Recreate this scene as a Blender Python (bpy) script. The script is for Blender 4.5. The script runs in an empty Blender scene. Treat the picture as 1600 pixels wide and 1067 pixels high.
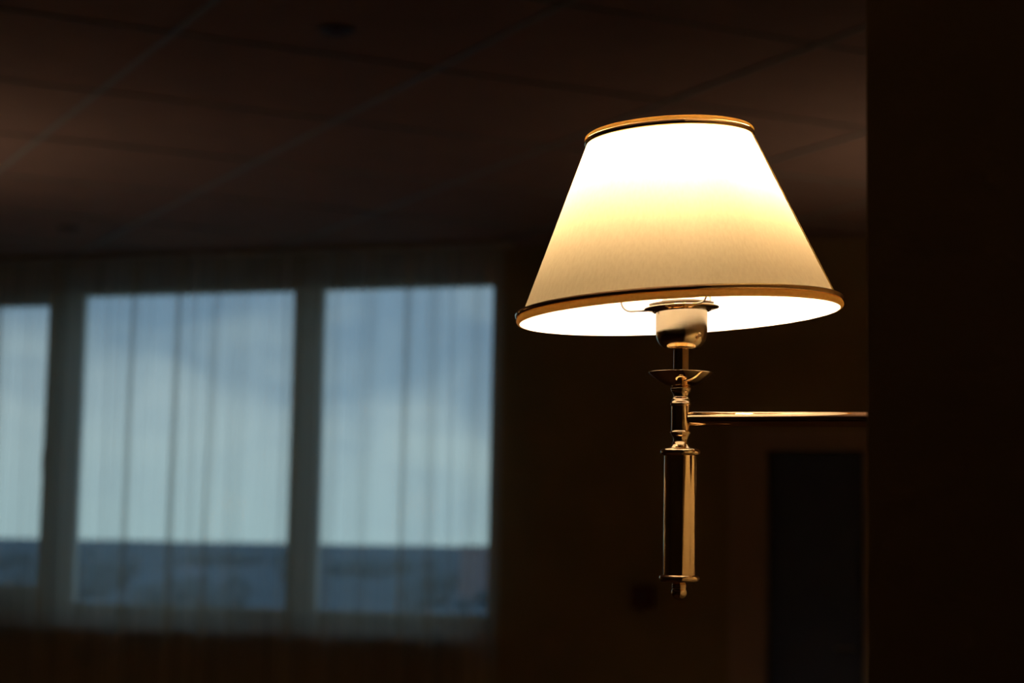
import bpy, bmesh, math, random
from mathutils import Vector, Matrix
random.seed(7)
S = bpy.context.scene
COL = S.collection
PI = math.pi

# ------------------------------------------------------------------ camera
YAW, PITCH, ROLL = math.radians(18.5), math.atan(317 / 3000), 0.018
cam = bpy.data.objects.new('camera', bpy.data.cameras.new('camera'))
COL.objects.link(cam)
cam.data.sensor_width = 36
cam.data.lens = 67.5
cam.data.clip_start = 0.05
cam.data.clip_end = 30000
cam.data.dof.use_dof = True
cam.data.dof.focus_distance = 1.815
cam.data.dof.aperture_fstop = 5.6
cam.matrix_world = (Matrix.Translation((0, 0, 1.5)) @ Matrix.Rotation(YAW, 4, 'Z')
                    @ Matrix.Rotation(PI / 2 + PITCH, 4, 'X') @ Matrix.Rotation(ROLL, 4, 'Z'))
S.camera = cam

# ------------------------------------------------------------------ view
S.view_settings.view_transform = 'Standard'
S.view_settings.look = 'None'
S.view_settings.gamma = 1
S.view_settings.use_curve_mapping = False
S.view_settings.exposure = 0.0
S.cycles.max_bounces = 14
S.cycles.transparent_max_bounces = 16
S.cycles.sample_clamp_indirect = 6

SKY = 1.15
BULB = 1680.0
FAR_BULB = 285.0


def N(nt, kind, x=0, **kw):
    n = nt.nodes.new(kind)
    for k, v in kw.items():
        setattr(n, k, v)
    return n


def L(nt, a, b):
    nt.links.new(a, b)


def ramp(nt, fac, stops, interp='LINEAR'):
    r = N(nt, 'ShaderNodeValToRGB')
    r.color_ramp.interpolation = interp
    e = r.color_ramp.elements
    while len(e) < len(stops):
        e.new(0.5)
    for i, (p, c) in enumerate(stops):
        e[i].position = p
        e[i].color = tuple(c) + (1,) if len(c) == 3 else c
    L(nt, fac, r.inputs[0])
    return r.outputs[0]


def math_(nt, op, a, b=None, c=None):
    m = N(nt, 'ShaderNodeMath', operation=op)
    for i, v in enumerate((a, b, c)):
        if v is None:
            continue
        if isinstance(v, (int, float)):
            m.inputs[i].default_value = v
        else:
            L(nt, v, m.inputs[i])
    return m.outputs[0]


# ------------------------------------------------------------------ sky: blue above broken cloud, the same all round
w = bpy.data.worlds.new('sky')
S.world = w
w.use_nodes = True
nt = w.node_tree
nt.nodes.clear()
tc = N(nt, 'ShaderNodeTexCoord')
sep = N(nt, 'ShaderNodeSeparateXYZ')
L(nt, tc.outputs['Generated'], sep.inputs[0])
zz = sep.outputs[2]
mp = N(nt, 'ShaderNodeMapping')
mp.inputs['Scale'].default_value = (1, 1, 2.1)
mp.inputs['Location'].default_value = (0.6, 6.3, 2.7)
L(nt, tc.outputs['Generated'], mp.inputs[0])
no = N(nt, 'ShaderNodeTexNoise')
no.inputs['Scale'].default_value = 11
no.inputs['Detail'].default_value = 5
no.inputs['Roughness'].default_value = 0.5
no.inputs['Distortion'].default_value = 0.3
L(nt, mp.outputs[0], no.inputs['Vector'])
# more cloud towards the horizon, thinner overhead
lift = ramp(nt, zz, [(0.0, (1, 1, 1)), (0.04, (.82, .82, .82)), (0.075, (.52, .52, .52)), (0.13, (.12, .12, .12)), (0.4, (.42, .42, .42)), (1.0, (.35, .35, .35))])
cm = math_(nt, 'ADD', math_(nt, 'MULTIPLY', math_(nt, 'SUBTRACT', no.outputs[0], 0.5), 1.7), lift)
cloud = ramp(nt, cm, [(0.05, (0, 0, 0)), (0.95, (1, 1, 1))], 'EASE')
blue = ramp(nt, zz, [(0.0, (.44, .62, .74)), (0.1, (.265, .415, .58)), (0.25, (.2, .36, .60)), (1.0, (.10, .21, .44))])
wht = ramp(nt, zz, [(0.0, (.54, .74, .80)), (0.07, (.60, .76, .83)), (0.2, (.5, .64, .73)), (1.0, (.5, .62, .70))])
mx = N(nt, 'ShaderNodeMix', data_type='RGBA')
L(nt, cloud, mx.inputs[0])
L(nt, blue, mx.inputs[6])
L(nt, wht, mx.inputs[7])
bg = N(nt, 'ShaderNodeBackground')
bg.inputs[1].default_value = SKY
L(nt, mx.outputs[2], bg.inputs[0])
wo = N(nt, 'ShaderNodeOutputWorld')
L(nt, bg.outputs[0], wo.inputs[0])
w.cycles.sampling_method = 'MANUAL'
w.cycles.sample_map_resolution = 512


# ------------------------------------------------------------------ materials
def new_mat(name):
    m = bpy.data.materials.new(name)
    m.use_nodes = True
    t = m.node_tree
    t.nodes.clear()
    o = N(t, 'ShaderNodeOutputMaterial')
    return m, t, o


def obj_coord(t, scale=(1, 1, 1)):
    c = N(t, 'ShaderNodeTexCoord')
    p = N(t, 'ShaderNodeMapping')
    p.inputs['Scale'].default_value = scale
    L(t, c.outputs['Object'], p.inputs[0])
    return p.outputs[0]


def noise(t, vec, scale, detail=4, rough=0.55):
    n = N(t, 'ShaderNodeTexNoise')
    n.inputs['Scale'].default_value = scale
    n.inputs['Detail'].default_value = detail
    n.inputs['Roughness'].default_value = rough
    L(t, vec, n.inputs['Vector'])
    return n.outputs[0]


def surf(name, c1, c2, scale=6, rough=0.6, metal=0.0, bump=0.0, bscale=80, stretch=(1, 1, 1), rvar=0.0, spec=0.5, coat=0.0):
    m, t, o = new_mat(name)
    b = N(t, 'ShaderNodeBsdfPrincipled')
    v = obj_coord(t, stretch)
    f = noise(t, v, scale)
    L(t, ramp(t, f, [(0.3, c1), (0.7, c2)]), b.inputs['Base Color'])
    b.inputs['Metallic'].default_value = metal
    b.inputs['Specular IOR Level'].default_value = spec
    b.inputs['Coat Weight'].default_value = coat
    if rvar:
        L(t, math_(t, 'MULTIPLY_ADD', f, rvar, rough - rvar / 2), b.inputs['Roughness'])
    else:
        b.inputs['Roughness'].default_value = rough
    if bump:
        bm_ = N(t, 'ShaderNodeBump')
        bm_.inputs['Strength'].default_value = bump
        bm_.inputs['Distance'].default_value = 0.01
        L(t, noise(t, v, bscale, 5), bm_.inputs['Height'])
        L(t, bm_.outputs[0], b.inputs['Normal'])
    L(t, b.outputs[0], o.inputs[0])
    return m


M = {}
M['wall'] = surf('warm_plaster', (.345, .25, .115), (.39, .28, .135), 3, 0.85, bump=.15, bscale=60, spec=.2)
M['tile'] = surf('ceiling_board', (.40, .265, .215), (.44, .29, .235), 5, 0.8, bump=.1, bscale=90, spec=.2)
M['grid'] = surf('grid_strip_enamel', (.33, .34, .33), (.38, .39, .38), 9, 0.5, rvar=.06, spec=.4)
M['slab'] = surf('ceiling_slab', (.07, .06, .05), (.1, .085, .07), 4, 0.9)
M['floor'] = surf('brown_carpet', (.09, .045, .025), (.13, .07, .04), 30, 0.95, bump=.4, bscale=300, spec=.1)
M['frame'] = surf('window_frame_enamel', (.58, .60, .56), (.62, .64, .60), 8, 0.4)
M['sill'] = surf('sill_enamel', (.36, .38, .38), (.40, .42, .42), 8, 0.35)
M['architrave'] = surf('door_casing_wood', (.40, .28, .20), (.47, .33, .24), 4, 0.45, stretch=(1, 1, .12), bump=.08)
M['door'] = surf('blue_grey_door_paint', (.07, .09, .15), (.085, .105, .175), 5, 0.4, bump=.04)
M['dark_plastic'] = surf('dark_red_plastic', (.11, .022, .014), (.14, .03, .018), 20, 0.45)
M['steel'] = surf('brushed_steel', (.35, .34, .33), (.45, .44, .42), 30, 0.35, metal=1, stretch=(1, 1, 12))
M['black'] = surf('black_plastic', (.11, .07, .06), (.14, .085, .07), 20, 0.5)
M['brass'] = surf('polished_brass', (.94, .66, .36), (.97, .70, .40), 40, 0.03, metal=1, rvar=.02, bump=.004, bscale=900)
M['brass_dark'] = surf('dark_brass_screw', (.30, .18, .08), (.38, .23, .11), 60, 0.3, metal=1)
M['lacquer'] = surf('lacquered_brass_cup', (.95, .74, .46), (.97, .77, .50), 60, 0.11, metal=1, rvar=.10, bump=.03, bscale=1400)
M['wire'] = surf('brassed_wire', (.34, .26, .17), (.40, .31, .21), 40, 0.45)
M['socket'] = surf('white_ceramic', (.80, .78, .73), (.85, .83, .78), 40, 0.3)
M['ground'] = None

# shade cloth: cream outside, white lining inside, lets light through
m, t, o = new_mat('shade_cloth')
geo = N(t, 'ShaderNodeNewGeometry')
v = obj_coord(t, (1, 1, .05))
slub = noise(t, v, 420, 3, .6)
v2 = obj_coord(t, (1, 1, 1))
soft = noise(t, v2, 9, 2)
mixf = math_(t, 'ADD', math_(t, 'MULTIPLY', slub, .7), math_(t, 'MULTIPLY', soft, .3))
outer = ramp(t, mixf, [(0.25, (.80, .62, .34)), (0.75, (.92, .75, .45))])
trans = ramp(t, mixf, [(0.3, (.92, .665, .33)), (0.7, (1.0, .745, .395))])
cm_ = N(t, 'ShaderNodeMix', data_type='RGBA')
L(t, geo.outputs['Backfacing'], cm_.inputs[0])
L(t, outer, cm_.inputs[6])
cm_.inputs[7].default_value = (.90, .88, .84, 1)
d = N(t, 'ShaderNodeBsdfDiffuse')
L(t, cm_.outputs[2], d.inputs[0])
tr = N(t, 'ShaderNodeBsdfTranslucent')
L(t, trans, tr.inputs[0])
ms = N(t, 'ShaderNodeMixShader')
ms.inputs[0].default_value = 0.082
L(t, d.outputs[0], ms.inputs[1])
L(t, tr.outputs[0], ms.inputs[2])
L(t, ms.outputs[0], o.inputs[0])
M['cloth'] = m

# gilt edging ribbon: slightly see-through at the rolled edge
m, t, o = new_mat('gilt_ribbon')
v = obj_coord(t)
c = ramp(t, noise(t, v, 200, 3), [(0.3, (.84, .54, .16)), (0.7, (.92, .62, .21))])
b = N(t, 'ShaderNodeBsdfPrincipled')
L(t, c, b.inputs['Base Color'])
b.inputs['Roughness'].default_value = .3
b.inputs['Metallic'].default_value = .35
tr = N(t, 'ShaderNodeBsdfTranslucent')
L(t, c, tr.inputs[0])
ms = N(t, 'ShaderNodeMixShader')
ms.inputs[0].default_value = .62
L(t, b.outputs[0], ms.inputs[1])
L(t, tr.outputs[0], ms.inputs[2])
L(t, ms.outputs[0], o.inputs[0])
M['ribbon'] = m


def emit(name, col, s):
    m, t, o = new_mat(name)
    e = N(t, 'ShaderNodeEmission')
    e.inputs[0].default_value = col + (1,)
    e.inputs[1].default_value = s
    L(t, e.outputs[0], o.inputs[0])
    return m


M['bulb'] = emit('frosted_bulb_glow', (1.0, .83, .64), BULB)
M['bulb_far'] = emit('frosted_bulb_glow_strong', (1.0, .74, .52), FAR_BULB)

# window glass
m, t, o = new_mat('window_glass')
tb = N(t, 'ShaderNodeBsdfTransparent')
tb.inputs[0].default_value = (.93, .965, .955, 1)
g = N(t, 'ShaderNodeBsdfGlossy')
g.inputs['Roughness'].default_value = 0.02
fr = N(t, 'ShaderNodeFresnel')
fr.inputs[0].default_value = 1.45
ms = N(t, 'ShaderNodeMixShader')
L(t, fr.outputs[0], ms.inputs[0])
L(t, tb.outputs[0], ms.inputs[1])
L(t, g.outputs[0], ms.inputs[2])
L(t, ms.outputs[0], o.inputs[0])
M['glass'] = m

# sheer curtain: open weave, denser where the cloth is seen edge-on
m, t, o = new_mat('sheer_voile')
geo = N(t, 'ShaderNodeNewGeometry')
dp = N(t, 'ShaderNodeVectorMath', operation='DOT_PRODUCT')
L(t, geo.outputs['Normal'], dp.inputs[0])
L(t, geo.outputs['Incoming'], dp.inputs[1])
cs = math_(t, 'MAXIMUM', math_(t, 'ABSOLUTE', dp.outputs['Value']), 0.15)
v = obj_coord(t, (1, 1, .02))
wv = noise(t, v, 60, 3)
opn = math_(t, 'MULTIPLY_ADD', wv, .10, .54)
tt = math_(t, 'POWER', opn, math_(t, 'DIVIDE', 1.0, cs))
df = N(t, 'ShaderNodeBsdfDiffuse')
df.inputs[0].default_value = (.90, .80, .62, 1)
tl = N(t, 'ShaderNodeBsdfTranslucent')
tl.inputs[0].default_value = (.97, .88, .68, 1)
m1 = N(t, 'ShaderNodeMixShader')
m1.inputs[0].default_value = .6
L(t, df.outputs[0], m1.inputs[1])
L(t, tl.outputs[0], m1.inputs[2])
tp = N(t, 'ShaderNodeBsdfTransparent')
m2 = N(t, 'ShaderNodeMixShader')
L(t, tt, m2.inputs[0])
L(t, m1.outputs[0], m2.inputs[1])
L(t, tp.outputs[0], m2.inputs[2])
L(t, m2.outputs[0], o.inputs[0])
M['voile'] = m


# ------------------------------------------------------------------ mesh helpers
def add_box(bm, lo, hi, bev=0.0):
    r = bmesh.ops.create_cube(bm, size=1)
    vs = r['verts']
    for q in vs:
        q.co = Vector([(lo[i] + hi[i]) / 2 + q.co[i] * (hi[i] - lo[i]) for i in range(3)])
    if bev:
        es = list({e for q in vs for e in q.link_edges})
        bmesh.ops.bevel(bm, geom=es, offset=bev, segments=2, profile=.5, affect='EDGES')


def add_lathe(bm, prof, cx=0, cy=0, seg=64, close=False):
    rings = []
    for r, z in prof:
        if r < 1e-6:
            rings.append([bm.verts.new((cx, cy, z))])
        else:
            rings.append([bm.verts.new((cx + r * math.cos(2 * PI * k / seg), cy + r * math.sin(2 * PI * k / seg), z)) for k in range(seg)])
    pairs = list(zip(rings[:-1], rings[1:]))
    if close:
        pairs.append((rings[-1], rings[0]))
    for a, b_ in pairs:
        if len(a) == 1 and len(b_) == 1:
            continue
        for k in range(seg):
            k2 = (k + 1) % seg
            if len(a) == 1:
                bm.faces.new((a[0], b_[k2], b_[k]))
            elif len(b_) == 1:
                bm.faces.new((a[k], a[k2], b_[0]))
            else:
                bm.faces.new((a[k], a[k2], b_[k2], b_[k]))


def add_tube(bm, pts, r, seg=16, caps=True):
    pts = [Vector(p) for p in pts]
    rings = []
    up = Vector((0, 0, 1))
    for i, p in enumerate(pts):
        d_ = (pts[min(i + 1, len(pts) - 1)] - pts[max(i - 1, 0)]).normalized()
        a = d_.cross(up)
        if a.length < 1e-3:
            a = d_.cross(Vector((0, 1, 0)))
        a.normalize()
        b_ = d_.cross(a).normalized()
        rr = r[i] if isinstance(r, (list, tuple)) else r
        rings.append([bm.verts.new(p + (a * math.cos(2 * PI * k / seg) + b_ * math.sin(2 * PI * k / seg)) * rr) for k in range(seg)])
    for a, b_ in zip(rings[:-1], rings[1:]):
        for k in range(seg):
            bm.faces.new((a[k], a[(k + 1) % seg], b_[(k + 1) % seg], b_[k]))
    if caps:
        bm.faces.new(rings[0][::-1])
        bm.faces.new(rings[-1])


def add_poly(bm, pts, z0, z1, inset=0.0):
    """prism over a convex polygon; the lower rim is chamfered inwards by inset"""
    n = len(pts)
    c = Vector((sum(p[0] for p in pts) / n, sum(p[1] for p in pts) / n))
    low = [bm.verts.new((p[0] + (c.x - p[0]) * inset, p[1] + (c.y - p[1]) * inset, z0)) for p in pts]
    mid = [bm.verts.new((p[0], p[1], z0 + min(.006, z1 - z0))) for p in pts]
    top = [bm.verts.new((p[0], p[1], z1)) for p in pts]
    bm.faces.new(low[::-1])
    bm.faces.new(top)
    for a, b_ in ((low, mid), (mid, top)):
        for k in range(n):
            k2 = (k + 1) % n
            bm.faces.new((a[k], a[k2], b_[k2], b_[k]))


def obj(name, bm, mat, parent=None, smooth=False, kind=None, label=None, fixn=True):
    me = bpy.data.meshes.new(name)
    if fixn:
        bmesh.ops.recalc_face_normals(bm, faces=bm.faces)
    bm.to_mesh(me)
    bm.free()
    me.materials.append(mat)
    if smooth:
        for p in me.polygons:
            p.use_smooth = True
        if smooth != 'all':
            me.set_sharp_from_angle(angle=math.radians(42))
    o_ = bpy.data.objects.new(name, me)
    COL.objects.link(o_)
    if parent:
        o_.parent = parent
    if kind:
        o_['kind'] = kind
    if label:
        o_['label'] = label
    return o_


def boxobj(name, lo, hi, mat, parent=None, bev=0.0, **k):
    bm = bmesh.new()
    add_box(bm, lo, hi, bev)
    return obj(name, bm, mat, parent, **k)


def thing(name, label, cat, loc, rotz=0, group=None):
    o_ = bpy.data.objects.new(name, None)
    COL.objects.link(o_)
    o_.empty_display_size = .05
    o_.location = loc
    o_.rotation_euler = (0, 0, rotz)
    tag(o_, label, cat, group)
    return o_


def tag(o_, label, cat, group=None):
    o_['label'] = label
    o_['category'] = cat
    if group:
        o_['group'] = group


def dup(root, loc, rotz, label):
    r = root.copy()
    COL.objects.link(r)
    r.location = loc
    r.rotation_euler = (0, 0, rotz)
    r['label'] = label
    for ch in list(root.children):
        c_ = ch.copy()
        COL.objects.link(c_)
        c_.parent = r
        for g_ in list(ch.children):
            d_ = g_.copy()
            COL.objects.link(d_)
            d_.parent = c_
    return r


# ------------------------------------------------------------------ room shell
XL, XR, YF, YB, ZC = -7.9, 3.0, -3.0, 10.4, 3.2
WX = -0.1934                    # face of the wall that carries the lamps
WY = 1.38                       # where that wall ends towards the camera
boxobj('floor', (XL - .2, YF - .2, -.2), (XR + .2, YB + .3, 0), M['floor'], kind='structure')
# back wall with the window opening
WIN_L, WIN_R, WIN_B, WIN_T = -7.45, -3.60, 1.0, 3.02
bm = bmesh.new()
add_box(bm, (XL - .2, YB, 0), (WIN_L, YB + .3, ZC + .1))
add_box(bm, (WIN_L, YB, 0), (WIN_R, YB + .3, WIN_B))
add_box(bm, (WIN_L, YB, WIN_T), (WIN_R, YB + .3, ZC + .1))
DX0, DX1, DZ = -1.994, -1.472, 2.035        # door opening
add_box(bm, (WIN_R, YB, 0), (DX0, YB + .3, ZC + .1))
add_box(bm, (DX1, YB, 0), (WX + .3, YB + .3, ZC + .1))
add_box(bm, (DX0, YB, DZ), (DX1, YB + .3, ZC + .1))
add_box(bm, (DX0, YB + .2, 0), (DX1, YB + .3, DZ))
obj('wall_back', bm, M['wall'], kind='structure')
boxobj('wall_left', (XL - .2, YF - .2, 0), (XL, YB, ZC + .1), M['wall'], kind='structure')
boxobj('wall_front', (XL, YF - .2, 0), (XR + .2, YF, ZC + .1), M['wall'], kind='structure')
boxobj('wall_right', (WX, WY, 0), (XR + .2, YB, ZC + .1), M['wall'], bev=.001, kind='structure')
boxobj('wall_side', (XR, YF, 0), (XR + .2, WY, ZC + .1), M['wall'], kind='structure')

# ceiling: a slab, square boards laid diagonally, bright strips over the joints
ceil = boxobj('ceiling', (XL - .2, YF - .2, ZC + .02), (XR + .2, YB + .3, ZC + .2), M['slab'], kind='structure')


def clip(poly, a, b_, c_):
    out = []
    for i in range(len(poly)):
        p, q = poly[i], poly[(i + 1) % len(poly)]
        dp_, dq = a * p[0] + b_ * p[1] - c_, a * q[0] + b_ * q[1] - c_
        if dp_ <= 0:
            out.append(p)
        if dp_ * dq < 0:
            k = dp_ / (dp_ - dq)
            out.append((p[0] + (q[0] - p[0]) * k, p[1] + (q[1] - p[1]) * k))
    return out


def clip_room(poly):
    for a, b_, c_ in ((-1, 0, -XL), (0, 1, YB), (0, -1, -YF), (1, 0, XR)):
        poly = clip(poly, a, b_, c_)
        if len(poly) < 3:
            return []
    if sum(p[1] for p in poly) / len(poly) > WY - .2:
        poly = clip(poly, 1, 0, WX)
    return poly if len(poly) >= 3 else []


def area(p):
    return abs(sum(p[i][0] * p[(i + 1) % len(p)][1] - p[(i + 1) % len(p)][0] * p[i][1] for i in range(len(p)))) / 2


STEP, S0, T0 = .975, 1.79, 5.22
q2 = math.sqrt(.5)
st = lambda s, t_: ((s - t_) * q2, (s + t_) * q2)      # s along (1,1), t along (-1,1)
for i in range(-10, 12):
    for j in range(-12, 14):
        s, t_ = S0 + i * STEP, T0 + j * STEP
        g = .0038
        poly = clip_room([st(s + g, t_ + g), st(s + STEP - g, t_ + g), st(s + STEP - g, t_ + STEP - g), st(s + g, t_ + STEP - g)])
        if not poly or area(poly) < .004:
            continue
        dz = random.uniform(-.0012, .0012)
        bm = bmesh.new()
        add_poly(bm, poly, ZC + dz, ZC + .02, .006)
        obj('ceiling_board', bm, M['tile'], ceil)
for axis in (0, 1):
    for i in range(-12, 14):
        c0 = (S0 if axis == 0 else T0) + i * STEP
        # strips run wall to wall, cut to the room outline
        hw = .010 if axis == 0 else .003
        if axis == 0:
            strip = [st(c0 - hw, -12), st(c0 + hw, -12), st(c0 + hw, 16), st(c0 - hw, 16)]
        else:
            strip = [st(-12, c0 - hw), st(16, c0 - hw), st(16, c0 + hw), st(-12, c0 + hw)]
        for a, b_, c_ in ((-1, 0, -XL), (0, 1, YB), (0, -1, -WY), (1, 0, WX)):
            strip = clip(strip, a, b_, c_)
            if len(strip) < 3:
                break
        if len(strip) < 3:
            continue
        bm = bmesh.new()
        add_poly(bm, strip, ZC - .006, ZC + .004, .0)
        obj('joint_strip', bm, M['grid'], ceil)

# skirting
boxobj('baseboard_back', (WIN_R, YB - .018, 0), (DX0 - .215, YB, .09), M['architrave'], bev=.003, kind='structure')
boxobj('baseboard_right', (WX - .018, WY + .01, 0), (WX, YB - .02, .09), M['architrave'], bev=.003, kind='structure')
boxobj('baseboard_left', (XL, YF, 0), (XL + .018, YB - .02, .09), M['architrave'], bev=.003, kind='structure')

# ------------------------------------------------------------------ window
win = boxobj('window_1', (WIN_L, YB + .10, WIN_B), (WIN_L + .06, YB + .17, WIN_T), M['frame'], bev=.003, kind='structure')
FY0, FY1 = YB + .10, YB + .17


def wbar(nm, x0, x1, z0, z1, y0=FY0, y1=FY1, mat='frame', par=None):
    return boxobj(nm, (x0, y0, z0), (x1, y1, z1), M[mat], par or win, bev=.004)


wbar('frame_rail', WIN_L + .06, WIN_R, WIN_B, 1.095)
wbar('frame_rail', WIN_L + .06, WIN_R, 3.005, WIN_T)
wbar('frame_stile', -3.615, WIN_R, 1.095, 3.005)
wbar('mullion', -4.905, -4.72, 1.095, 3.005)
wbar('mullion', -6.50, -6.36, 1.095, 3.005)
# opening sash left of the second mullion
sash = wbar('sash', -7.39, -7.29, 1.095, 3.005, FY0 - .025, FY1)
wbar('sash_rail', -7.29, -6.50, 1.095, 1.197, FY0 - .025, FY1, par=sash)
wbar('sash_rail', -7.29, -6.50, 2.95, 3.005, FY0 - .025, FY1, par=sash)
wbar('sash_stile', -6.588, -6.50, 1.197, 2.95, FY0 - .025, FY1, par=sash)
bm = bmesh.new()
add_box(bm, (-6.56, FY0 - .075, 2.00), (-6.53, FY0 - .024, 2.03), .004)
add_box(bm, (-6.555, FY0 - .085, 1.90), (-6.535, FY0 - .07, 2.03), .004)
obj('sash_handle', bm, M['steel'], sash, smooth=True)
for x0, x1, z0, z1 in ((-4.72, -3.615, 1.095, 3.005), (-6.36, -4.905, 1.095, 3.005), (-7.29, -6.588, 1.197, 2.95)):
    boxobj('pane', (x0, YB + .13, z0), (x1, YB + .134, z1), M['glass'], win)
boxobj('sill', (WIN_L - .05, YB - .19, WIN_B - .04), (WIN_R + .0, YB + .10, WIN_B), M['sill'], win, bev=.006)

# ------------------------------------------------------------------ door in the back wall
d1 = boxobj('door_1', (DX0 + .004, YB + .05, .006), (DX1 - .004, YB + .092, DZ - .004), M['door'], bev=.003, kind='structure')
bm = bmesh.new()
for z0, z1 in ((.18, .92), (1.06, 1.90)):
    add_box(bm, (DX0 + .09, YB + .044, z0), (DX1 - .09, YB + .055, z1), .004)
obj('raised_panel', bm, M['door'], d1)
bm = bmesh.new()
add_tube(bm, [(DX1 - .05, YB + .05, .98), (DX1 - .05, YB + .01, .98), (DX1 - .15, YB + .005, .98)], .008, 12)
obj('door_handle', bm, M['steel'], d1, smooth=True)
bm = bmesh.new()
add_box(bm, (DX0 - .21, YB - .022, 0), (DX0, YB + .05, DZ), .004)
add_box(bm, (DX1, YB - .022, 0), (DX1 + .21, YB + .05, DZ), .004)
add_box(bm, (DX0 - .21, YB - .022, DZ), (DX1 + .21, YB + .05, DZ + .115), .004)
add_box(bm, (DX0 - .16, YB - .03, 0), (DX0 - .13, YB - .02, DZ + .02), .003)
obj('trim_1', bm, M['architrave'], kind='structure')

# dark control box on the back wall
sw = thing('wall_control', 'small dark square control box on brown back wall between curtain and door', 'wall control', (-2.687, YB, 1.226))
boxobj('housing', (-.062, -.034, -.062), (.062, 0, .062), M['dark_plastic'], sw, bev=.006)
bm = bmesh.new()
bmesh.ops.create_cone(bm, cap_ends=True, segments=32, radius1=.03, radius2=.026, depth=.014,
                      matrix=Matrix.Translation((0, -.040, .002)) @ Matrix.Rotation(PI / 2, 4, 'X'))
obj('dial', bm, M['black'], sw, smooth=True)

# two small unlit fittings in the ceiling
for (x, y), lb in (((-2.562, 5.747), 'small dark unlit ceiling fitting at upper middle, nearer of the two dark spots'),
                   ((-5.667, 9.173), 'small dark unlit ceiling fitting above the window curtain, farther of the two')):
    f_ = thing('ceiling_fitting', lb, 'ceiling light', (x, y, ZC - .001))
    bm = bmesh.new()
    add_lathe(bm, [(.034, -.002), (.036, -.010), (.052, -.012), (.060, -.006), (.061, -.001), (.034, .0)], seg=40)
    obj('ring', bm, M['black'], f_, smooth=True)
    bm = bmesh.new()
    add_lathe(bm, [(0, -.016), (.018, -.014), (.031, -.006), (.0345, -.002), (0, -.001)], seg=40)
    obj('lens', bm, M['dark_plastic'], f_, smooth=True)

# ------------------------------------------------------------------ sheer curtain
cur = thing('sheer_curtain', 'long grey-green sheer curtain hanging in folds across the window', 'curtain', (-5.6, YB - .21, 0))
CX0, CX1, CY = -7.75, -3.44, YB - .27
pleats = [(-6.70, .024, .055), (-6.06, .030, .026), (-5.768, .022, .055), (-5.476, .020, .062), (-5.235, .026, .045),
          (-5.055, .030, .030), (-4.72, .02, .05), (-4.466, .028, .038), (-4.258, .026, .034), (-4.021, .020, .056),
          (-3.85, .024, .046), (-3.60, .028, .03), (-6.95, .02, .05), (-7.2, .024, .05), (-7.45, .02, .05), (-6.33, .024, .04), (-3.5, .015, .03)]
fine = [(random.uniform(CX0, CX1), random.uniform(.008, .016), random.uniform(.003, .010)) for _ in range(70)]


def fold(x, z):
    y = .010 * math.sin(x * 9 + .4) + .006 * math.sin(x * 23 + z * .3)
    for c0, s_, a in pleats:
        dx = x - (c0 + .022 * (1.9 - z) * -1 * (0.5 + 0.5 * math.sin(c0 * 7)))
        g_ = math.exp(-(dx / (s_ * 1.3)) ** 2)
        y -= .5 * a * g_ - a * .30 * g_ * math.sin(x * 2 * PI / .021 + c0)
    for c0, s_, a in fine:
        dx = x - c0 - .01 * (z - 2) * math.sin(c0 * 31)
        y -= a * math.exp(-(dx / s_) ** 2)
    return y


nx, nz = 2300, 10
bm = bmesh.new()
rows = []
for j in range(nz + 1):
    z = .03 + (3.165 - .03) * j / nz
    rows.append([bm.verts.new((CX0 + (CX1 - CX0) * i / nx + 5.6, CY + fold(CX0 + (CX1 - CX0) * i / nx, z) - (YB - .21), z)) for i in range(nx + 1)])
for a, b_ in zip(rows[:-1], rows[1:]):
    for i in range(nx):
        bm.faces.new((a[i], a[i + 1], b_[i + 1], b_[i]))
obj('voile', bm, M['voile'], cur, smooth='all', fixn=False)
bm = bmesh.new()
add_box(bm, (CX0 - .05 + 5.6, -.075, 3.165), (CX1 + .05 + 5.6, -.045, 3.192), .003)
obj('curtain_track', bm, M['frame'], cur)

# ------------------------------------------------------------------ far column at the left, out of the picture, carrying a lamp
COLX = -5.75
boxobj('trim_2', (COLX - .3, 6.58, 0), (COLX, 6.88, ZC + .0), M['wall'], bev=.006, kind='structure')


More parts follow.
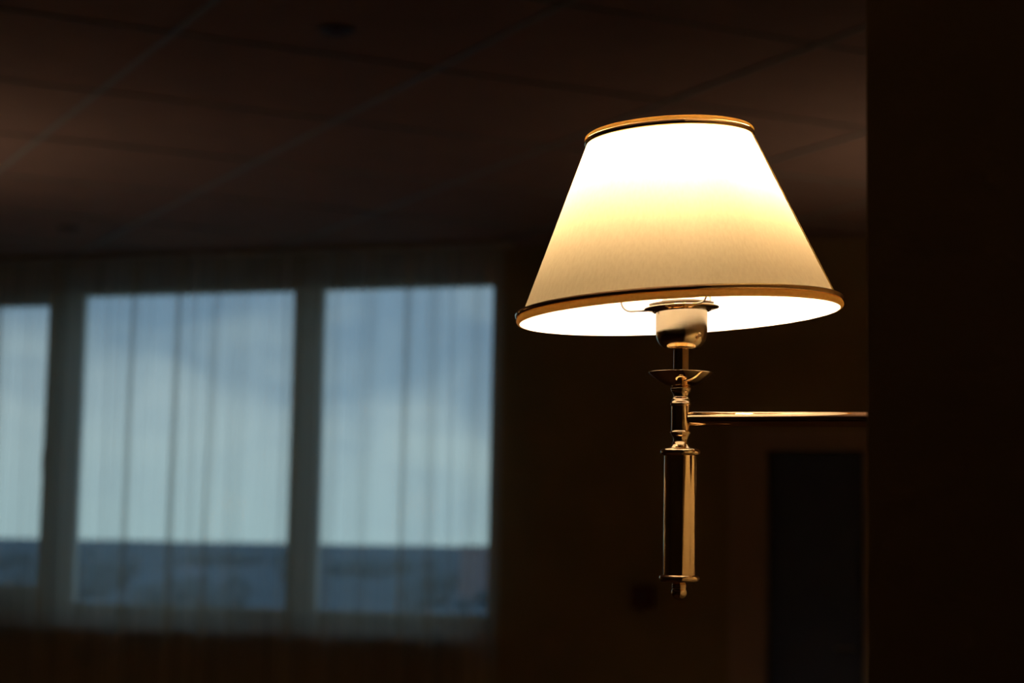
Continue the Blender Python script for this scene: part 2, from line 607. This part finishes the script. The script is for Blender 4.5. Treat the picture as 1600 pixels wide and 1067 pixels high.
# ------------------------------------------------------------------ the wall lamp (origin: centre of its wall plate, wall to +x)
def make_lamp():
    root = thing('wall_lamp', 'lit polished brass wall lamp with cream cone shade on arm from dark wall edge', 'lamp', (WX + .0, 1.7735, 1.620))
    cx, cy = -.2264, -.0156
    ax = Vector((cx, cy, 0)).normalized()
    # wall plate
    bm = bmesh.new()
    add_lathe(bm, [(0, 0), (.042, 0), (.044, .003), (.043, .007), (.036, .010), (.030, .013), (.018, .018), (.013, .026), (.0, .028)], seg=64)
    bmesh.ops.transform(bm, matrix=Matrix.Rotation(-PI / 2, 4, 'Y'), verts=bm.verts)
    obj('wall_plate', bm, M['brass'], root, smooth=True)
    # arm
    bm = bmesh.new()
    e = Vector((cx, cy, 0)) - ax * .0075
    add_tube(bm, [Vector((-.012, 0, 0)) + ax * 0.0, ax * .06, ax * .12, e - ax * .004, e], [.0070, .0070, .0070, .0068, .0062], 48)
    obj('arm', bm, M['brass'], root, smooth=True)
    bm = bmesh.new()
    add_tube(bm, [ax * .022, ax * .026, ax * .034, ax * .037], [.0088, .0098, .0098, .0085], 40)
    obj('arm_collar', bm, M['brass'], root, smooth=True)
    # turned stem
    C_ = lambda c, r: (r * 1.237e-4, (114 - c / 4.85) * .000603)
    stem = [(0, .0335), (.0050, .0333)] + [C_(*q) for q in
            ((288, 47), (297, 50), (303, 60), (312, 70), (319, 76), (327, 78), (333, 75), (336, 71), (341, 74), (346, 73), (351, 66),
             (360, 61), (372, 57), (384, 55), (391, 57), (397, 64), (405, 67), (414, 69), (424, 71), (429, 76), (436, 79), (443, 80), (450, 77),
             (454, 71), (458, 70), (640, 70), (646, 71), (650, 77), (656, 80), (662, 77), (666, 72), (672, 72), (677, 69), (684, 63),
             (696, 57), (710, 54), (722, 54), (731, 58), (738, 62), (745, 64), (751, 67), (755, 73), (761, 76), (765, 80), (769, 88), (774, 92), (777, 97))] + [(0, .0180 - .0002 - .0455)]
    stem[-1] = (0, stem[-2][1] - .0005)
    bm = bmesh.new()
    add_lathe(bm, stem, cx, cy, 72)
    obj('stem', bm, M['brass'], root, smooth='all')
    # grip tube with caps
    z1 = C_(782, 0)[1]
    bm = bmesh.new()
    add_lathe(bm, [(0, z1 + .0012), (.0120, z1 + .0011), (.0160, z1 + .0004), (.0178, z1 - .0004), (.0186, z1 - .0018), (.0187, z1 - .0034),
                   (.0180, z1 - .0048), (.0166, z1 - .0058), (.0153, z1 - .0062), (0, z1 - .0062)], cx, cy, 72)
    top_cap = obj('grip_cap', bm, M['brass'], root, smooth='all')
    bm = bmesh.new()
    add_lathe(bm, [(.0149, z1 - .005), (.0151, z1 - .03), (.0151, -.146)], cx, cy, 96)
    obj('grip', bm, M['brass'], root, smooth='all')
    bm = bmesh.new()
    add_lathe(bm, [(0, -.1452), (.0150, -.1454), (.0172, -.1458), (.0184, -.1468), (.0188, -.1486), (.0184, -.1504), (.0174, -.1518),
                   (.0155, -.1524), (0, -.1524)], cx, cy, 72)
    obj('grip_cap', bm, M['brass'], root, smooth='all')
    bm = bmesh.new()
    fin = [(0, -.152), (.0060, -.152), (.0062, -.1542), (.0068, -.1547), (.0067, -.1556), (.0062, -.1560), (.0067, -.1564), (.0067, -.1573), (.0061, -.1578),
           (.0064, -.1590), (.0071, -.1600)]
    for k in range(1, 12):
        a = PI / 2 * k / 11
        fin.append((.0073 * math.cos(a) if k < 11 else 0, -.1615 - .0068 * math.sin(a)))
    add_lathe(bm, fin, cx, cy, 48)
    obj('finial', bm, M['brass'], root, smooth='all')
    # drip saucer
    bm = bmesh.new()
    pr = []
    for k in range(15):
        u = k / 14
        pr.append((.0070 + (.0303 - .0070) * u, .0305 + .0125 * u ** 1.9))
    pr += [(.0306, .0434), (.0303, .0437)]
    for k in range(13, -1, -1):
        u = k / 14
        pr.append((.0066 + (.0299 - .0066) * u, .0318 + .0119 * u ** 1.9))
    add_lathe(bm, pr, cx, cy, 96, close=True)
    obj('drip_saucer', bm, M['brass'], root, smooth='all')
    bm = bmesh.new()
    add_lathe(bm, [(0, .0322), (.0071, .0322), (.0071, .068), (0, .068)], cx, cy, 64)
    obj('neck_tube', bm, M['brass'], root, smooth=True)
    # socket cup with its flange
    bm = bmesh.new()
    cup = [(0, .0655), (.0108, .0655), (.0122, .0656)]
    for k in range(1, 13):
        a = PI / 2 * k / 12
        cup.append((.0122 + .0121 * math.sin(a), .0830 - .0174 * math.cos(a)))
    cup += [(.0244, .0900), (.0245, .1022), (.0236, .1028), (.0234, .0900), (.0200, .0760), (0, .0700)]
    add_lathe(bm, cup, cx, cy, 96)
    cupo = obj('socket_cup', bm, M['lacquer'], root, smooth=True)
    bm = bmesh.new()
    add_lathe(bm, [(.0250, .1030), (.0262, .1018), (.0275, .1016), (.0278, .1026), (.0340, .1034), (.0354, .1042), (.0357, .1050), (.0350, .1056),
                   (.0280, .1048), (.0240, .1046), (.0236, .1034)], 0, 0, 96, close=True)
    tl_ = (Matrix.Translation((cx, cy, .104)) @ Matrix.Rotation(-math.radians(2.6), 4, Vector((-math.sin(YAW), math.cos(YAW), 0))) @ Matrix.Translation((0, 0, -.104)))
    bmesh.ops.transform(bm, matrix=tl_, verts=bm.verts)
    obj('flange', bm, M['brass'], root, smooth='all')
    bm = bmesh.new()
    add_lathe(bm, [(.0215, .104), (.0228, .104), (.0232, .1075), (.0306, .1082), (.0308, .1092), (.0215, .1092)], 0, 0, 80, close=True)
    bmesh.ops.transform(bm, matrix=tl_, verts=bm.verts)
    obj('shade_clamp_ring', bm, M['wire'], root, smooth=True)
    # lamp holder and bulb
    bm = bmesh.new()
    add_lathe(bm, [(0, .0705), (.0195, .0705), (.0200, .106), (.0190, .112), (.0150, .115), (0, .115)], cx, cy, 48)
    obj('lamp_holder', bm, M['socket'], root, smooth=True)
    bm = bmesh.new()
    add_lathe(bm, [(0, .114), (.0130, .114), (.0132, .130), (.0150, .150), (.0215, .193), (.0262, .213), (.0266, .217), (0, .217)], cx, cy, 48)
    bulb_o = obj('bulb_base', bm, M['socket'], root, smooth=True)
    bm = bmesh.new()
    bp = [(.0262, .2172), (.0285, .2195)]
    for k in range(1, 11):
        a = PI / 2 * k / 10
        bp.append((.0290 * math.cos(a) if k < 10 else 0, .2205 + .0285 * math.sin(a)))
    add_lathe(bm, bp, cx, cy, 32)
    obj('bulb', bm, M['bulb'], root, smooth='all')
    # screw in the cup wall
    dirv = Vector((math.cos(math.radians(-22)), math.sin(math.radians(-22)), 0))       # in the frame of the wall
    dcam = Matrix.Rotation(math.radians(18.5 - 50), 3, 'Z') @ Vector((1, 0, 0))
    pos = Vector((cx, cy, .0772)) + dcam * .0236
    axis = (dcam + Vector((0, 0, -.45))).normalized()
    q = axis.to_track_quat('Z', 'Y').to_matrix().to_4x4()
    bm = bmesh.new()
    add_lathe(bm, [(0, -.003), (.0026, -.003), (.0027, .0006), (.0020, .0013), (.0007, .0015), (.0006, .0006), (0, .0006)], seg=24)
    bmesh.ops.transform(bm, matrix=Matrix.Translation(pos - axis * .0012) @ q, verts=bm.verts)
    obj('screw', bm, M['brass_dark'], cupo, smooth=True)

    # shade: tilted a little, hung from the clamp ring
    vd = Vector((-math.sin(YAW), math.cos(YAW), 0))                         # viewing direction in plan
    rt = Vector((math.cos(YAW), math.sin(YAW), 0))
    T = Matrix.Translation((cx - .0025, cy - .0008, .1045 + SHADE_DZ)) @ Matrix.Rotation(-math.radians(3.6), 4, vd) @ Matrix.Rotation(math.radians(TILT_X), 4, rt)
    RB, RT, H_ = .1500, .0776, .168
    sh_bm = bmesh.new()
    add_lathe(sh_bm, [(RB + .0006, -.0042)] + [(RB + (RT - RB) * k / 8, H_ * k / 8) for k in range(9)] + [(RT - .0008, H_ + .0042)], seg=160)
    me_fix(sh_bm)
    bmesh.ops.transform(sh_bm, matrix=T, verts=sh_bm.verts)
    sh = obj('lamp_shade', sh_bm, M['cloth'], root, smooth='all', fixn=False)

    def ring(pr, mat, nm, lab=None, close=True):
        bm_ = bmesh.new()
        add_lathe(bm_, pr, seg=160, close=close)
        bmesh.ops.transform(bm_, matrix=T, verts=bm_.verts)
        return obj(nm, bm_, mat, sh, smooth='all', label=lab)

    def bead(r, z, a, b_, n=14):
        return [(r + a * math.cos(2 * PI * k / n), z + b_ * math.sin(2 * PI * k / n)) for k in range(n)]
    def arc(r, z, a, b_, d0, d1, n=12, th=.0004):
        an = [math.radians(d0 + (d1 - d0) * k / n) for k in range(n + 1)]
        return [(r + a * math.cos(q_), z + b_ * math.sin(q_)) for q_ in an]
    ring(bead(RB + .0018, .0040, .0030, .0027), M['brass'], 'edging_bead')
    ring(arc(RB + .0008, -.0012, .0032, .0034, -88, 62), M['ribbon'], 'edging_ribbon', close=False)
    ring(bead(RT + .0014, H_ - .0016, .0022, .0026), M['brass'], 'edging_bead')
    ring(arc(RT + .0003, H_ + .0014, .0028, .0034, -12, 88), M['ribbon'], 'edging_ribbon', close=False)
    # seam where the cloth overlaps
    sb = bmesh.new()
    a0 = YAW + math.radians(-19)
    w_ = .0045
    prev = None
    for k in range(13):
        u = k / 12
        r = RB + (RT - RB) * u + .0007
        vs = []
        for da in (-1, 1):
            an = a0 + da * w_ / r / 2
            for rr in (r - .0005, r + .0006):
                vs.append(sb.verts.new((rr * math.cos(an), rr * math.sin(an), H_ * u)))
        if prev:
            for i0, i1 in ((0, 1), (1, 3), (3, 2), (2, 0)):
                sb.faces.new((prev[i0], prev[i1], vs[i1], vs[i0]))
        prev = vs
    bmesh.ops.transform(sb, matrix=T, verts=sb.verts)
    obj('seam', sb, M['cloth'], sh)
    # three wires that carry the shade
    for deg in (168, -66, 50):
        a = YAW + math.radians(deg)
        c_, s_ = math.cos(a), math.sin(a)
        pts = [(.030, .0042)] + [(.045 + .009 * math.sin(x * PI / 12), .0134 - .009 * math.cos(x * PI / 12)) for x in range(0, 7)] + [(.0575, .05), (.066, .11), (RT - .002, H_ - .006)]
        bm = bmesh.new()
        add_tube(bm, [Vector((r * c_, r * s_, z)) for r, z in pts], .00105, 10)
        bmesh.ops.transform(bm, matrix=T, verts=bm.verts)
        obj('shade_wire', bm, M['wire'], sh, smooth=True)
    return root


def me_fix(bm_):
    bmesh.ops.recalc_face_normals(bm_, faces=bm_.faces)
    bm_.faces.ensure_lookup_table()
    f0 = bm_.faces[0]
    c0 = f0.calc_center_median()
    if f0.normal.x * c0.x + f0.normal.y * c0.y < 0:
        bmesh.ops.reverse_faces(bm_, faces=bm_.faces)


TILT_X, SHADE_DZ = 0.1, -.0042
lamp = make_lamp()
far = dup(lamp, (WX, 8.30, 1.620), 0, 'lit brass wall lamp farther along the same wall, hidden behind its near edge')
near_left = dup(lamp, (COLX, 6.73, 1.620), PI, 'lit brass wall lamp on the column left of the picture')
fill_lamp = dup(lamp, (XL, 5.8, 1.620), PI, 'lit brass wall lamp added unseen on the left wall for warm fill')  # unseen lamp, added to raise the warm fill in the room
for r_ in (far, near_left, fill_lamp):
    for ch in r_.children:
        if ch.name.startswith('bulb'):
            ch.data = ch.data.copy()
            ch.data.materials[0] = M['bulb_far']

# ------------------------------------------------------------------ the land outside
m, t, o = new_mat('haze_tinted_fields')  # aerial haze is painted in: field colours are shifted towards blue
b = N(t, 'ShaderNodeBsdfPrincipled')
b.inputs['Roughness'].default_value = 1
b.inputs['Specular IOR Level'].default_value = 0
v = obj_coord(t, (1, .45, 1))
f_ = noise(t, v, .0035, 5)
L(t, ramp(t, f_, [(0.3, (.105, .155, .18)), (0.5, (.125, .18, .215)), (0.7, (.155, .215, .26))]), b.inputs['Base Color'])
L(t, b.outputs[0], o.inputs[0])
M['ground'] = m
M['leaf'] = surf('haze_tinted_foliage', (.095, .14, .16), (.11, .16, .185), .05, 1.0, spec=0)  # leaf colour carries the same painted blue haze
M['pale_wall'] = surf('pale_render', (.40, .46, .58), (.44, .50, .62), .5, .9)  # render colour lifted towards blue to paint in distance haze
M['brick_wall'] = surf('haze_tinted_brick', (.40, .31, .32), (.45, .35, .36), .5, .9)  # brick paled by haze put into its colour
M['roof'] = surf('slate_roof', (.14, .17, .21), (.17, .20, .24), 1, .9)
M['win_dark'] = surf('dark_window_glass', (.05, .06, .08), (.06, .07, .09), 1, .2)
bm = bmesh.new()
n = 60
g_ = []
for j in range(n + 1):
    yy = 40 + 16000 * (j / n) ** 2.2
    row = []
    for i in range(n + 1):
        x = (-1 + 2 * i / n) * (300 + yy * 1.1) - yy * .35
        hz = -25 + (3 * math.sin(x * .004 + yy * .002) * min(1, yy / 2500))
        row.append(bm.verts.new((x, yy, hz)))
    g_.append(row)
for a, b2 in zip(g_[:-1], g_[1:]):
    for i in range(n):
        bm.faces.new((a[i], a[i + 1], b2[i + 1], b2[i]))
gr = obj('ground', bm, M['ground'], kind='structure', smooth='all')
# woodland scattered over the fields
bm = bmesh.new()
for k in range(1500):
    yy = random.uniform(620, 2300)
    az = random.uniform(-.75, -.25)
    cl = math.sin(az * 23 + yy * .0031) + math.sin(az * 51 - yy * .0052)
    if cl < .2:
        continue
    if math.hypot(az * yy + 300, yy - 850) < 45 or math.hypot(az * yy + 565, yy - 1076) < 45:
        continue
    h = random.uniform(7, 12)
    cx_, cy_ = az * yy, yy
    sg = 6
    hh = (.0, .25), (.30, .10), (.5, .45), (.36, .8), (0, 1)
    add_lathe(bm, [(r * h * .8, z * h - 26) for r, z in hh], cx_, cy_, sg)
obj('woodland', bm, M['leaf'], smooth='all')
wd = bpy.data.objects['woodland']
wd['kind'] = 'stuff'
tag(wd, 'dim blue-green woodland scattered over the far plain below the horizon', 'trees')


def building(name, label, x, y, wx, wy, z0, h, rot, wall, pitched, floors, cols):
    r = thing(name, label, 'building', (x, y, z0), rot)
    boxobj('wall', (-wx / 2, -wy / 2, 0), (wx / 2, wy / 2, h), wall, r)
    bm_ = bmesh.new()
    if pitched:
        e = .5
        vs = [bm_.verts.new(p) for p in ((-wx / 2 - e, -wy / 2 - e, h), (wx / 2 + e, -wy / 2 - e, h), (wx / 2 + e, wy / 2 + e, h), (-wx / 2 - e, wy / 2 + e, h),
                                         (-wx / 2 - e, 0, h + wy * .35), (wx / 2 + e, 0, h + wy * .35))]
        for f in ((0, 1, 5, 4), (2, 3, 4, 5), (0, 4, 3), (1, 2, 5), (0, 3, 2, 1)):
            bm_.faces.new([vs[i] for i in f])
    else:
        add_box(bm_, (-wx / 2 - .3, -wy / 2 - .3, h), (wx / 2 + .3, wy / 2 + .3, h + .6))
    obj('roof', bm_, M['roof'], r)
    for fl in range(floors):
        for c in range(cols):
            xx = -wx / 2 + (c + .5) * wx / cols
            zz_ = (fl + .3) * h / floors
            boxobj('window', (xx - wx / cols * .22, -wy / 2 - .08, zz_), (xx + wx / cols * .22, -wy / 2 + .05, zz_ + h / floors * .42), M['win_dark'], r)
    return r


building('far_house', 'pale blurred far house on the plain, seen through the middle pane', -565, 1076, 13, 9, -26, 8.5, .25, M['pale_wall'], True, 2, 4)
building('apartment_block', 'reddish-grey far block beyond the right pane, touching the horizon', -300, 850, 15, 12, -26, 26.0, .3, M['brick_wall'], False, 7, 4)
